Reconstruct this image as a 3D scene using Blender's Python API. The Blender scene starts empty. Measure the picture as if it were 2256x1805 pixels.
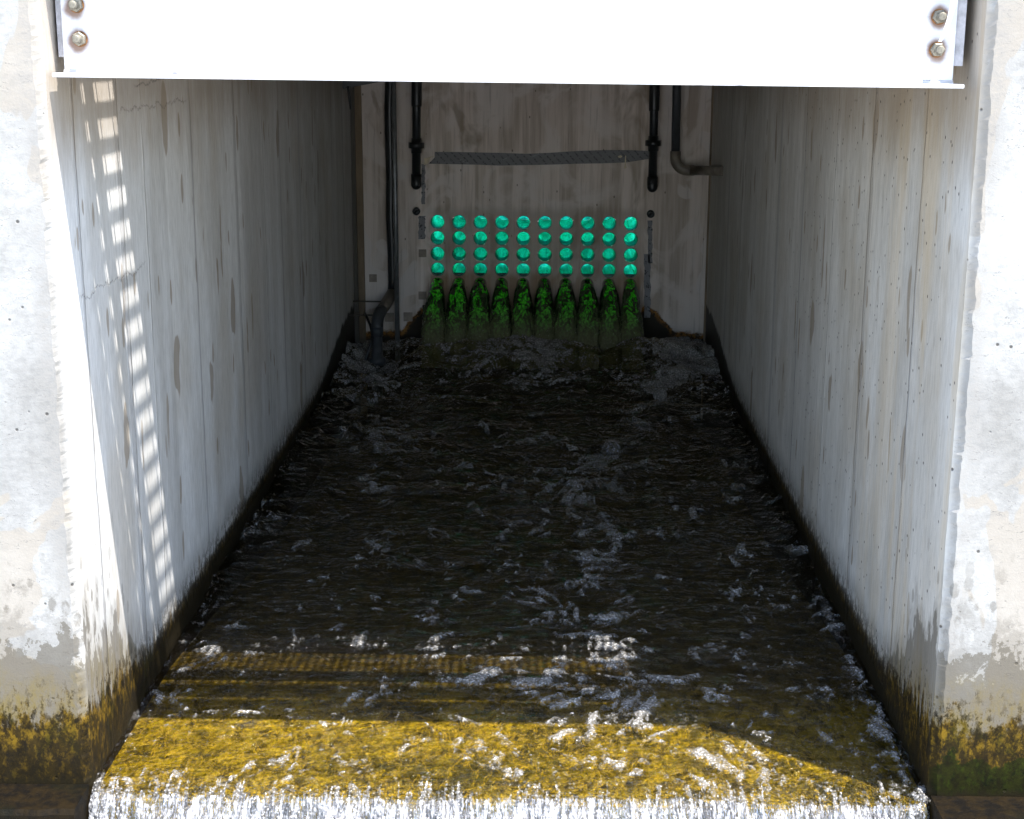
import bpy, bmesh, math, random
import numpy as np
from mathutils import Vector, Matrix
random.seed(7)
rng = np.random.default_rng(11)
scene = bpy.context.scene
COL = scene.collection
R = math.radians

# ------------------------------------------------------------------ camera
CAM = np.array([0.082, -3.897, 0.0]); FPX = 3288.0; PW, PH = 2256, 1805
YAW, PITCH, ROLL = R(-1.09), R(13.63), R(0.22)
fw = np.array([math.sin(YAW)*math.cos(PITCH), math.cos(YAW)*math.cos(PITCH), -math.sin(PITCH)])
rt = np.cross(fw, [0, 0, 1]); rt /= np.linalg.norm(rt); up = np.cross(rt, fw)
rt, up = math.cos(ROLL)*rt + math.sin(ROLL)*up, -math.sin(ROLL)*rt + math.cos(ROLL)*up
cd = bpy.data.cameras.new("camera"); cam = bpy.data.objects.new("camera", cd); COL.objects.link(cam)
cam.matrix_world = Matrix(((rt[0], up[0], -fw[0], CAM[0]), (rt[1], up[1], -fw[1], CAM[1]), (rt[2], up[2], -fw[2], CAM[2]), (0, 0, 0, 1)))
cd.sensor_fit = 'HORIZONTAL'; cd.sensor_width = 36.0; cd.lens = 36.0*FPX/PW
cd.clip_start = 0.05; cd.clip_end = 500
scene.camera = cam

def on(px, py, axis, v):
    """measured photograph position -> the point of the world plane axis = v"""
    d = fw + rt*(px-PW/2)/FPX - up*(py-PH/2)/FPX
    t = (v-CAM[axis])/d[axis]
    return CAM + t*d
YB = 6.3                                   # face of the back wall
def bw(px, py, y=YB):
    p = on(px, py, 1, y); return float(p[0]), float(p[2])

# ------------------------------------------------------------------ light
SUN = Vector((0.285, -0.238, 1.0)).normalized()     # towards the sun
w = bpy.data.worlds.new("World"); scene.world = w; w.use_nodes = True
nt = w.node_tree; bg = nt.nodes['Background']
sky = nt.nodes.new('ShaderNodeTexSky'); sky.sky_type = 'NISHITA'; sky.sun_disc = False
sky.sun_elevation = math.asin(SUN.z); sky.sun_rotation = math.atan2(SUN.x, SUN.y)
nt.links.new(sky.outputs[0], bg.inputs[0]); bg.inputs[1].default_value = 0.15
sd = bpy.data.lights.new("sun", 'SUN'); sd.energy = 3.7; sd.angle = R(0.44); sd.color = (1.0, 0.96, 0.90)
so = bpy.data.objects.new("sun", sd); COL.objects.link(so)
so.rotation_euler = (-SUN).to_track_quat('-Z', 'Y').to_euler()
vs = scene.view_settings
vs.view_transform = 'Standard'; vs.look = 'None'; vs.gamma = 1.0; vs.exposure = 2.08
scene.cycles.max_bounces = 12; scene.cycles.diffuse_bounces = 8; scene.cycles.glossy_bounces = 4
scene.cycles.transmission_bounces = 6; scene.cycles.transparent_max_bounces = 12
scene.cycles.sample_clamp_indirect = 6.0
scene.cycles.caustics_reflective = False; scene.cycles.caustics_refractive = False
scene.cycles.use_denoising = True

# ------------------------------------------------------------------ node helper
class X:
    def __init__(s, g, sock): s.g = g; s.s = sock
    def __add__(s, o): return s.g.m('ADD', s, o)
    __radd__ = __add__
    def __sub__(s, o): return s.g.m('SUBTRACT', s, o)
    def __rsub__(s, o): return s.g.m('SUBTRACT', o, s)
    def __mul__(s, o): return s.g.m('MULTIPLY', s, o)
    __rmul__ = __mul__
    def __truediv__(s, o): return s.g.m('DIVIDE', s, o)
    def __lt__(s, o): return s.g.m('LESS_THAN', s, o)
    def __gt__(s, o): return s.g.m('GREATER_THAN', s, o)
class G:
    def __init__(g, name):
        g.mat = bpy.data.materials.new(name); g.mat.use_nodes = True
        g.t = g.mat.node_tree; g.n = g.t.nodes
        g.bsdf = g.n['Principled BSDF']; g.out = g.n['Material Output']
        g.geo = g.n.new('ShaderNodeNewGeometry')
        tc = g.n.new('ShaderNodeTexCoord'); g.obj = X(g, tc.outputs['Object'])
        sp = g.n.new('ShaderNodeSeparateXYZ'); g.lk(tc.outputs['Object'], sp.inputs[0])
        g.x, g.y, g.z = [X(g, o) for o in sp.outputs]
    def lk(g, a, b):
        a = a.s if isinstance(a, X) else a
        g.t.links.new(a, b)
    def put(g, v, sock):
        if isinstance(v, X): g.lk(v, sock)
        elif v is not None:
            if isinstance(v, (tuple, list)) and len(v) == 3 and sock.type == 'RGBA': v = (*v, 1)
            sock.default_value = v
    def m(g, op, a, b=None, c=None, clamp=False):
        n = g.n.new('ShaderNodeMath'); n.operation = op; n.use_clamp = clamp
        g.put(a, n.inputs[0])
        if b is not None: g.put(b, n.inputs[1])
        if c is not None: g.put(c, n.inputs[2])
        return X(g, n.outputs[0])
    def mn(g, a, b): return g.m('MINIMUM', a, b)
    def mx(g, a, b): return g.m('MAXIMUM', a, b)
    def vec(g, x, y, z):
        n = g.n.new('ShaderNodeCombineXYZ')
        for v, s in zip((x, y, z), n.inputs): g.put(v, s)
        return X(g, n.outputs[0])
    def sc(g, sx, sy, sz, ox=0, oy=0, oz=0):
        n = g.n.new('ShaderNodeMapping'); g.lk(g.obj, n.inputs[0])
        n.inputs['Scale'].default_value = (sx, sy, sz); n.inputs['Location'].default_value = (ox, oy, oz)
        return X(g, n.outputs[0])
    def noise(g, v, scale=1.0, detail=4.0, rough=0.55, dist=0.0):
        n = g.n.new('ShaderNodeTexNoise'); g.lk(v, n.inputs['Vector'])
        n.inputs['Scale'].default_value = scale; n.inputs['Detail'].default_value = detail
        n.inputs['Roughness'].default_value = rough; n.inputs['Distortion'].default_value = dist
        return X(g, n.outputs[0])
    def vor(g, v, scale=1.0, feature='F1', rand=1.0):
        n = g.n.new('ShaderNodeTexVoronoi'); n.feature = feature; g.lk(v, n.inputs['Vector'])
        n.inputs['Scale'].default_value = scale; n.inputs['Randomness'].default_value = rand
        d = X(g, n.outputs['Distance'])
        if feature == 'DISTANCE_TO_EDGE': return d
        s = g.n.new('ShaderNodeSeparateColor'); g.lk(n.outputs['Color'], s.inputs[0])
        return d, X(g, s.outputs[0]), X(g, s.outputs[1])
    def white(g, v):
        n = g.n.new('ShaderNodeTexWhiteNoise'); n.noise_dimensions = '1D'; g.put(v, n.inputs['W'])
        return X(g, n.outputs['Value'])
    def ss(g, v, a, b):                       # smoothstep, a may be larger than b
        n = g.n.new('ShaderNodeMapRange'); n.interpolation_type = 'SMOOTHSTEP'
        flip = a > b
        lo, hi = (b, a) if flip else (a, b)
        g.put(v, n.inputs['Value']); n.inputs['From Min'].default_value = lo; n.inputs['From Max'].default_value = hi
        n.inputs['To Min'].default_value = 1.0 if flip else 0.0; n.inputs['To Max'].default_value = 0.0 if flip else 1.0
        return X(g, n.outputs[0])
    def mix(g, f, a, b, mode='MIX'):
        n = g.n.new('ShaderNodeMix'); n.data_type = 'RGBA'; n.blend_type = mode
        g.put(f, n.inputs[0]); g.put(a, n.inputs[6]); g.put(b, n.inputs[7])
        return X(g, n.outputs[2])
    def mul(g, col, f):                        # colour x scalar
        n = g.n.new('ShaderNodeVectorMath'); n.operation = 'SCALE'
        g.lk(col, n.inputs[0]); g.put(f, n.inputs['Scale']); return X(g, n.outputs[0])
    def attr(g, name):
        n = g.n.new('ShaderNodeAttribute'); n.attribute_name = name; return X(g, n.outputs['Fac'])
    def bump(g, h, strength=0.3, dist=0.01, normal=None):
        n = g.n.new('ShaderNodeBump'); n.inputs['Strength'].default_value = strength
        n.inputs['Distance'].default_value = dist; g.lk(h, n.inputs['Height'])
        if normal is not None: g.lk(normal, n.inputs['Normal'])
        return X(g, n.outputs[0])
    def base(g, col=None, rough=None, metal=None, normal=None, spec=None):
        b = g.bsdf.inputs
        g.put(col, b['Base Color']); g.put(rough, b['Roughness']); g.put(metal, b['Metallic'])
        if normal is not None: g.lk(normal, b['Normal'])
        g.put(spec, b['Specular IOR Level'])
        return g.mat
    def node(g, kind, **kw):
        n = g.n.new(kind)
        for k, v in kw.items(): g.put(v, n.inputs[k.replace('_', ' ')])
        return n

# ------------------------------------------------------------------ mesh helper
class MB:
    def __init__(s): s.v = []; s.f = []; s.sm = []
    def add(s, vs, fs, smooth=False):
        o = len(s.v); s.v += [tuple(map(float, p)) for p in vs]
        s.f += [tuple(i+o for i in f) for f in fs]; s.sm += [smooth]*len(fs); return s
    def box(s, x0, x1, y0, y1, z0, z1):
        return s.add([(x0,y0,z0),(x1,y0,z0),(x1,y1,z0),(x0,y1,z0),(x0,y0,z1),(x1,y0,z1),(x1,y1,z1),(x0,y1,z1)],
                     [(0,3,2,1),(4,5,6,7),(0,1,5,4),(1,2,6,5),(2,3,7,6),(3,0,4,7)])
    def tube(s, pts, rad, n=20, caps=True, smooth=True):
        pts = [Vector(p) for p in pts]
        rad = rad if isinstance(rad, (list, tuple)) else [rad]*len(pts)
        tans = []
        for i in range(len(pts)):
            a = pts[max(i-1, 0)]; b = pts[min(i+1, len(pts)-1)]
            if (b-a).length < 1e-9: b = pts[min(i+2, len(pts)-1)]; a = pts[max(i-2, 0)]
            tans.append((b-a).normalized())
        nrm = tans[0].orthogonal().normalized(); vs = []; fs = []
        for i, p in enumerate(pts):
            nrm = (nrm - tans[i]*nrm.dot(tans[i])).normalized(); bi = tans[i].cross(nrm)
            for k in range(n):
                a = 2*math.pi*k/n
                vs.append(p + (nrm*math.cos(a)+bi*math.sin(a))*rad[i])
        for i in range(len(pts)-1):
            for k in range(n):
                a = i*n+k; b = i*n+(k+1) % n
                fs.append((a, b, b+n, a+n))
        s.add(vs, fs, smooth)
        if caps:
            o = len(s.v)-len(vs)
            s.f.append(tuple(o+k for k in reversed(range(n)))); s.sm.append(False)
            s.f.append(tuple(o+(len(pts)-1)*n+k for k in range(n))); s.sm.append(False)
        return s
    def cyl(s, p0, p1, r, n=20): return s.tube([p0, p1], r, n)
    def build(s, name, mat, parent=None, bevel=0):
        me = bpy.data.meshes.new(name); me.from_pydata(s.v, [], s.f); me.update()
        me.polygons.foreach_set('use_smooth', s.sm)
        o = bpy.data.objects.new(name, me); COL.objects.link(o)
        if mat is not None: me.materials.append(mat)
        if parent is not None: o.parent = parent
        if bevel:
            b = o.modifiers.new('bevel', 'BEVEL'); b.width = bevel; b.segments = 2; b.limit_method = 'ANGLE'
        return o
def tag(o, label=None, cat=None, group=None, kind=None):
    if label: o['label'] = label
    if cat: o['category'] = cat
    if group: o['group'] = group
    if kind: o['kind'] = kind
    return o
def empty(name, loc=(0, 0, 0)):
    o = bpy.data.objects.new(name, None); COL.objects.link(o); o.location = loc; o.empty_display_size = 0.1
    return o

# numpy value noise ---------------------------------------------------------
_perm = rng.random((256, 256))
def vnoise(x, y):
    xi = np.floor(x).astype(int); yi = np.floor(y).astype(int)
    xf = x-xi; yf = y-yi
    u = xf*xf*xf*(xf*(xf*6-15)+10); v = yf*yf*yf*(yf*(yf*6-15)+10)
    g = lambda a, b: _perm[a % 256, b % 256]
    return (g(xi, yi)*(1-u)+g(xi+1, yi)*u)*(1-v)+(g(xi, yi+1)*(1-u)+g(xi+1, yi+1)*u)*v
def fbm(x, y, oct=4, rough=0.5):
    s = 0; a = 1; t = 0
    for i in range(oct):
        s = s + a*vnoise(x*2**i+17.3*i, y*2**i+9.1*i); t += a; a *= rough
    return s/t
def sst(x, a, b):
    t = np.clip((x-a)/(b-a), 0, 1); return t*t*(3-2*t)

# ------------------------------------------------------------------ materials
def concrete_material(name, side, joints):
    """board-marked concrete of the channel; side = -1 the left wall, +1 the right wall"""
    g = G(name)
    x, y, z = g.x, g.y, g.z
    inner = g.ss(y, 0.004, 0.03)                               # 1 on the channel face
    outer = 1.0-inner
    def two(a, b): return b+(a-b)*inner
    streak = two(g.noise(g.sc(7, 7, 0.9), 1, 5, 0.58), g.noise(g.sc(3.2, 3.2, 2.6, 8), 1, 6, 0.62))
    fine = two(g.noise(g.sc(80, 80, 12), 1, 4, 0.68), g.noise(g.sc(34, 34, 44), 1, 5, 0.72))
    cloud = g.noise(g.sc(1.7, 1.7, 1.1), 1.0, 5, 0.6)
    grain = g.noise(g.obj, 150, 3, 0.7)
    col = g.mix(g.ss(streak, 0.28, 0.72), (0.47, 0.46, 0.44), (0.62, 0.62, 0.615))
    wfr = g.noise(g.sc(1.4, 1.4, 1.2, 3), 1, 4, 0.6)           # outer faces mottled, and painted darker to offset their sunlight
    col = g.mix(outer, col, g.mix(g.ss(wfr, 0.35, 0.65), g.mix(1.0, g.mul(col, 0.43), (1.0, 0.97, 0.92), 'MULTIPLY'), g.mix(1.0, g.mul(col, 0.68), (1.0, 0.985, 0.955), 'MULTIPLY')))
    col = g.mix(g.ss(cloud, 0.48, 0.68)*0.45*inner, col, (0.42, 0.37, 0.30))
    if side > 0: col = g.mix(inner, col, g.mix(1.0, col, (1.0, 0.98, 0.945), 'MULTIPLY'))
    bt = g.white(g.m('FLOOR', y*1.55+0.37*side+0.5))           # tone of each form panel
    col = g.mul(col, 1.0+(bt-0.5)*inner*0.14)
    col = g.mul(col, 0.84+0.20*g.ss(fine, 0.30, 0.62)-0.06+0.06*grain)
    # short dark vertical scratches
    scr = g.noise(g.sc(75, 75, 3.2, 3, 1, 7), 1, 4, 0.65)
    col = g.mix(g.ss(scr, 0.62, 0.72)*0.36*inner, col, (0.15, 0.13, 0.11))
    # brown run-shaped blotches left by splashes
    jx = g.noise(g.sc(6, 6, 6), 1, 2, 0.5); jz = g.noise(g.sc(11, 11, 5, 2), 1, 3, 0.6)
    for (su, sz, off, th, lim) in ((6.0, 2.0, 0.0, 0.25, 0.58), (13, 4.2, 3.7, 0.22, 0.76), (9, 1.6, 8.1, 0.17, 0.68)):
        dv, r1, r2 = g.vor(g.vec(y*su+jx*0.5, off, z*sz+jx*0.4), 1)
        blot = g.ss(dv+(jz-0.5)*0.22, th, th-0.035)*(r1 > lim)*inner*g.ss(cloud, 0.30, 0.44)*g.ss(y, 5.8, 4.0)
        col = g.mix(blot*0.68, col, (0.23, 0.18, 0.125))
    # joints of the formwork: pale rough ridges with a dark line beside them
    hj = 0.0
    wob = (g.noise(g.sc(1, 1, 4.0), 1, 4, 0.6)-0.5)*0.03
    for k, jn in enumerate(joints):
        wd = (0.012, 0.026, 0.008)[k % 3]
        d = g.m('ABSOLUTE', y-(wob+jn))
        rid = g.ss(d, wd, wd*0.6)*g.ss(fine, 0.32, 0.5)*inner
        col = g.mix(rid*0.55, col, ((0.30, 0.30, 0.31), (0.33, 0.325, 0.325), (0.52, 0.51, 0.49))[k % 3])
        d2 = g.m('ABSOLUTE', y-(wob*1.2+(jn+wd*1.1)))
        ln = g.ss(d2, 0.0065, 0.002)*inner*g.ss(scr, 0.36, 0.5)
        col = g.mix(ln*0.6, col, (0.10, 0.09, 0.075)); hj = rid*0.7-ln+hj
    if side > 0:                                               # ochre wash near the mouth of the right wall
        och = g.ss(g.noise(g.sc(8, 8, 0.7, 1.7), 1, 4, 0.6), 0.44, 0.66)*g.ss(y, 1.7, 0.45)*inner
        col = g.mix(och*0.45, col, (0.52, 0.40, 0.24))
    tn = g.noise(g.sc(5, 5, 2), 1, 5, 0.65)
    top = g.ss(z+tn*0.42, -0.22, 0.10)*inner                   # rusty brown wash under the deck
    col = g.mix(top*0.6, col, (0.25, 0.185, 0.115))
    # trowelled repair patches and weathering on the front faces
    pv = g.noise(g.sc(2.3, 2.3, 2.1, 5.2*side+7), 1, 4, 0.55, 0.5)
    patch = g.ss(pv, 0.54, 0.55)*outer
    col = g.mix(patch*0.7, col, (0.27, 0.235, 0.19))
    dirt = g.ss(g.noise(g.sc(6, 6, 8, 2), 1, 5, 0.74), 0.50, 0.70)*outer
    col = g.mix(dirt*0.6, col, (0.19, 0.18, 0.165))
    hair = g.m('ABSOLUTE', g.noise(g.sc(3, 3, 9, 6), 1, 6, 0.66)-0.5)
    col = g.mix(g.ss(hair, 0.006, 0.001)*0.7*outer*g.ss(fine, 0.45, 0.6), col, (0.09, 0.085, 0.08))
    edge = g.ss(g.m('ABSOLUTE', x), 1.285, 1.235)*outer*g.ss(fine, 0.40, 0.55)   # aggregate showing along the arris
    col = g.mix(edge*0.55, col, (0.22, 0.205, 0.185))
    pd, pr, pr2 = g.vor(g.obj, 24)                             # blow holes
    pit = g.ss(pd, 0.05+0.1, 0.06)*(pr > 0.80)
    col = g.mix(pit*0.9, col, (0.05, 0.045, 0.04))
    h = hj-pit
    if side < 0:                                               # ragged hairline cracks
        wc = g.noise(g.sc(1, 14, 8), 1, 5, 0.7)
        for (y0, y1, z0, sl, amp) in ((0.18, 0.93, -0.735, 0.0, 0.10), (0.68, 1.6, -0.235, 0.0, 0.09), (0.86, 1.45, -0.155, 0.06, 0.06)):
            d = g.m('ABSOLUTE', z-(z0+sl*(y-y0)+wc*amp))
            cr = g.ss(d, 0.005, 0.001)*g.ss(y, y0, y0+0.04)*g.ss(y, y1, y1-0.1)*inner
            col = g.mix(cr*0.6*g.ss(grain, 0.40, 0.58), col, (0.07, 0.06, 0.055)); h = h-cr*0.6
    # splash-wet zone above the water, then algae, then the black tide band
    rag = two(g.noise(g.sc(12, 12, 3.4, 0, 0, 4), 1, 5, 0.68), g.noise(g.sc(10, 10, 8, 3, 0, 1), 1, 6, 0.72, 0.3))
    rag2 = two(g.noise(g.sc(40, 40, 5, 0, 9, 0), 1, 5, 0.65), g.noise(g.sc(22, 22, 10, 0, 9, 0), 1, 6, 0.72))
    spots = g.vor(g.sc(20, 20, 11), 1)[0]
    front = g.ss(y, 0.75, 0.12)                                # only near the mouth
    lvl = -1.93+0.30*front+(rag-0.5)*0.85*front
    wet = g.ss(z-lvl, 0.022, -0.022)
    wet = g.mx(wet, g.ss(z-(lvl+0.09+(streak-0.5)*0.3), 0.05, -0.05)*0.42)
    speck = g.ss(spots+(grain-0.5)*0.2, 0.30, 0.22)*g.ss(z, -1.25, -1.60)*g.ss(rag, 0.36, 0.52)*front
    wet = g.mx(wet, speck*0.85)
    col = g.mix(wet, col, g.mul(g.mix(0.5, col, (0.24, 0.20, 0.14)), 0.46))
    och2 = g.ss(z+(rag-0.5)*0.5, -1.66, -1.90)*g.ss(rag2, 0.34, 0.60)*front
    col = g.mix(och2*0.68, col, (0.135, 0.094, 0.012))
    mott = g.noise(g.sc(27, 27, 20), 1, 5, 0.74)
    al = -1.90+0.10*front+(rag2-0.5)*0.34*front+(rag-0.5)*0.20*front
    alg = g.ss(z-al, 0.07, -0.07)
    acol = g.mix(g.ss(mott, 0.36, 0.64), (0.007, 0.0045, 0.0015), (0.14, 0.082, 0.006))
    acol = g.mix(g.ss(g.noise(g.sc(8, 8, 4), 1, 4, 0.65), 0.50, 0.66)*0.6, acol, (0.028, 0.027, 0.002))
    low = g.ss(z+(rag-0.5)*0.25, -1.86, -2.03)
    acol = g.mix(low*0.62, acol, (0.0075, 0.0045, 0.0015))
    blk = g.ss(g.noise(g.sc(42, 42, 26), 1, 5, 0.75)+g.ss(z, -1.75, -2.05)*0.10, 0.50, 0.60)
    gate = g.ss(fine*0.45+blk*0.55+g.ss(z-al, 0.02, -0.16)*0.9, 0.35, 0.75)
    col = g.mix(alg*gate*0.97, col, g.mix(blk*0.8, acol, (0.005, 0.0035, 0.0015)))
    if side > 0:                                               # green moss on the foot of the right pier
        mz = -1.955+(g.noise(g.sc(9, 9, 7, 4), 1, 6, 0.68)-0.5)*0.30
        mo = g.ss(z-mz, 0.006, -0.006)*outer
        mcol = g.mix(g.ss(mott, 0.36, 0.62), (0.003, 0.0045, 0.001), (0.016, 0.022, 0.002))
        mcol = g.mix(blk*0.5, mcol, (0.010, 0.007, 0.0015))
        col = g.mix(mo*0.95, col, mcol)
    dark = g.ss(z-(-2.055+0.075*g.ss(y, 0.15, 0.9)+0.26*g.ss(y, 4.0, 6.1)+(rag2-0.5)*0.10+(rag-0.5)*0.12*g.ss(y, 3.5, 6)), 0.015, -0.015)
    col = g.mix(dark*0.95, col, (0.012, 0.009, 0.004))
    rough = g.m('MULTIPLY_ADD', g.mx(wet*0.4, dark), -0.30, 0.88)
    return g.base(col, rough, 0.0, g.bump(fine*0.3+grain*0.3+streak*0.3+h*1.2, 0.45, 0.005), g.m('MULTIPLY_ADD', g.mx(wet*0.5, alg), -0.22, 0.3))

def back_wall_material():
    g = G('painted_back_wall'); x, y, z = g.x, g.y, g.z
    streak = g.noise(g.sc(17, 1, 0.75), 1, 5, 0.6)
    fine = g.noise(g.sc(70, 1, 3), 1, 4, 0.65)
    comb = g.noise(g.sc(9, 1, 70), 1, 2, 0.5)
    swirl = g.noise(g.sc(2.4, 1, 1.9, 4), 1, 4, 0.55, 2.2)
    col = g.mix(g.ss(streak, 0.36, 0.64), (0.43, 0.36, 0.305), (0.70, 0.615, 0.565))
    col = g.mix(g.ss(swirl, 0.44, 0.60)*0.75, col, (0.70, 0.64, 0.61))
    col = g.mix(g.ss(g.noise(g.sc(3.2, 1, 1.3, 9), 1, 4, 0.6, 1.0), 0.55, 0.68)*0.65, col, (0.23, 0.175, 0.115))
    # pale filler patches beside the pipes
    pv = g.noise(g.sc(2.6, 1, 1.6, 2.3, 0, 3), 1, 2, 0.4, 0.7)
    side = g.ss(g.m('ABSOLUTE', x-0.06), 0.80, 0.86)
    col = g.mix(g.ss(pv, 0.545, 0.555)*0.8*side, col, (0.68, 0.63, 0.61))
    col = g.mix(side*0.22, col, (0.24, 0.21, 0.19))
    col = g.mix(g.ss(fine, 0.56, 0.72)*0.35, col, (0.14, 0.115, 0.09))
    fl, fr, _ = g.vor(g.sc(26, 1, 14), 1)
    col = g.mix(g.ss(fl, 0.16, 0.08)*(fr > 0.86)*0.75, col, (0.07, 0.055, 0.04))
    # damp grime between the pipe mouths
    gr = g.ss(z+(streak-0.5)*0.10, -1.02, -1.10)*g.ss(g.m('ABSOLUTE', x-0.06), 0.75, 0.69)
    col = g.mix(gr*0.45, col, (0.25, 0.19, 0.14))
    ro = g.ss(z+(swirl-0.5)*0.1, -1.47, -1.55)*g.ss(g.m('ABSOLUTE', x-0.06), 0.80, 0.74)
    col = g.mix(ro*g.ss(streak, 0.35, 0.6)*0.7, col, (0.20, 0.105, 0.035))
    # rust and slime along the water
    rg = g.noise(g.sc(7, 1, 9, 1), 1, 5, 0.65); iso = g.noise(g.sc(32, 1, 34, 2), 1, 5, 0.7)
    ax = g.m('ABSOLUTE', x-0.06)
    lvl = -1.92+0.19*g.ss(ax, 0.98, 0.76)-0.14*g.ss(ax, 0.73, 0.70)+(rg-0.5)*0.14
    ru = g.ss(z-lvl, 0.012, -0.012)
    col = g.mix(ru, col, g.mix(g.ss(iso, 0.42, 0.6), (0.05, 0.026, 0.008), (0.26, 0.115, 0.020)))
    bl = g.ss(z-(lvl-0.05+(iso-0.5)*0.16), 0.01, -0.01)
    col = g.mix(bl, col, (0.022, 0.017, 0.010))
    hg = fine*0.3+comb*0.25+swirl*0.5
    return g.base(col, 0.72, 0, g.bump(hg, 0.3, 0.005), 0.3)

def plain(name, col, rough=0.6, metal=0.0, var=0.25, scale=14.0, stretch=(1, 1, 1), spec=0.4, bumpd=0.0015):
    g = G(name)
    n = g.noise(g.sc(*[s*scale for s in stretch]), 1, 5, 0.65)
    f = g.noise(g.sc(*[s*scale*7 for s in stretch]), 1, 3, 0.6)
    c = g.mix(g.ss(n, 0.3, 0.7), tuple(v*(1-var) for v in col), tuple(min(1, v*(1+var)) for v in col))
    return g.base(c, g.m('MULTIPLY_ADD', n, 0.25, rough-0.12), metal, g.bump(f, 0.25, bumpd), spec)

M = {}
JL = [0.22, 0.64, 0.93, 1.60, 2.38, 3.01, 3.45, 4.05, 4.7, 5.3, 5.8]; JR = [0.54, 1.23, 1.88, 2.57, 3.25, 4.01, 4.6, 5.2, 5.75]
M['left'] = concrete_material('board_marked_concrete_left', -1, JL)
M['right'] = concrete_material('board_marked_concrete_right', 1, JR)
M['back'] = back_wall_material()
M['black'] = plain('black_pvc', (0.014, 0.016, 0.018), 0.38, spec=0.5)
M['grey_pvc'] = plain('grey_pvc', (0.042, 0.046, 0.052), 0.5)
M['brown_pvc'] = plain('stained_grey_pvc', (0.155, 0.135, 0.11), 0.45)
M['galv'] = plain('galvanised_steel', (0.20, 0.21, 0.22), 0.42, 0.6)
M['strip'] = plain('dark_edge_channel', (0.060, 0.052, 0.043), 0.6, stretch=(1, 1, 0.2))
M['trim'] = plain('tan_edge_trim', (0.17, 0.125, 0.08), 0.7, stretch=(1, 1, 0.2))
M['bolt'] = plain('zinc_bolt', (0.20, 0.18, 0.14), 0.5, 0.3, var=0.35, scale=60)
M['smallbolt'] = plain('small_zinc_bolt', (0.5, 0.5, 0.48), 0.4, 0.5)
M['rust'] = plain('rusty_washer', (0.22, 0.10, 0.035), 0.8, 0.0, var=0.5, scale=70)
M['deck'] = plain('deck_plate', (0.30, 0.30, 0.29), 0.6, 0.3)
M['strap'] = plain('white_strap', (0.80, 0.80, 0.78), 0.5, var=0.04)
M['putty'] = plain('dried_filler', (0.60, 0.52, 0.37), 0.8)
M['recess'] = plain('stained_plate', (0.24, 0.205, 0.175), 0.75)
M['dark'] = plain('dark_recess', (0.035, 0.030, 0.026), 0.8)

# white painted beam with rust haloes round the bolts
BOLT_POS = [(-1.137, 0.103), (-1.132, 0.018), (1.104, 0.086), (1.103, 0.002)]
def beam_material():
    g = G('white_painted_steel')
    n = g.noise(g.sc(1.5, 3, 60), 1, 5, 0.6)
    sc = g.noise(g.sc(9, 20, 55, 3), 1, 5, 0.7)
    col = g.mix(g.ss(n, 0.35, 0.7), (0.56, 0.56, 0.58), (0.65, 0.65, 0.655))
    low = g.ss(g.z, -0.02, -0.075)
    col = g.mix(g.ss(sc, 0.55, 0.68)*(low*0.85+0.16), col, (0.20, 0.195, 0.22))
    rn = g.noise(g.sc(30, 30, 30), 1, 4, 0.6)
    for bx, bz in BOLT_POS:
        dx = g.x-bx; dz = (g.z-(bz-0.006))*0.9
        d = g.m('SQRT', dx*dx+dz*dz)+(rn-0.5)*0.018
        col = g.mix(g.ss(d, 0.034, 0.019)*0.9, col, (0.13, 0.055, 0.012))
        col = g.mix(g.ss(d, 0.05, 0.03)*0.15, col, (0.42, 0.33, 0.33))
    return g.base(col, 0.45, 0.0, g.bump(n, 0.1, 0.001), 0.4)
M['beam'] = beam_material()

# green pipes: thin translucent plastic that daylight shines through
def green_material():
    g = G('green_translucent_pipe')
    oi = g.n.new('ShaderNodeObjectInfo'); rnd = X(g, oi.outputs['Random'])
    n = g.noise(g.vec(g.x*34+rnd*40, g.y*3.0, g.z*34), 1, 3, 0.55, 0.6)
    c = g.mix(g.ss(n, 0.30, 0.66), (0.006, 0.26, 0.17), (0.014, 0.80, 0.56))
    tr = g.node('ShaderNodeBsdfTranslucent', Color=c)
    di = g.node('ShaderNodeBsdfDiffuse', Color=c)
    gl = g.node('ShaderNodeBsdfGlossy', Color=(0.35, 1.0, 0.72), Roughness=0.12)
    a = g.n.new('ShaderNodeMixShader'); a.inputs[0].default_value = 0.6
    g.t.links.new(di.outputs[0], a.inputs[1]); g.t.links.new(tr.outputs[0], a.inputs[2])
    b = g.n.new('ShaderNodeMixShader')
    fr = g.node('ShaderNodeFresnel', IOR=1.45)
    g.t.links.new(fr.outputs[0], b.inputs[0]); g.t.links.new(a.outputs[0], b.inputs[1]); g.t.links.new(gl.outputs[0], b.inputs[2])
    g.t.links.new(b.outputs[0], g.out.inputs[0])
    return g.mat
M['green'] = green_material()
M['green_shaded_lip'] = plain('green_pipe_shaded_lip', (0.003, 0.040, 0.030), 0.35)  # dark colour stands in for the shade inside each pipe mouth

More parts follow.
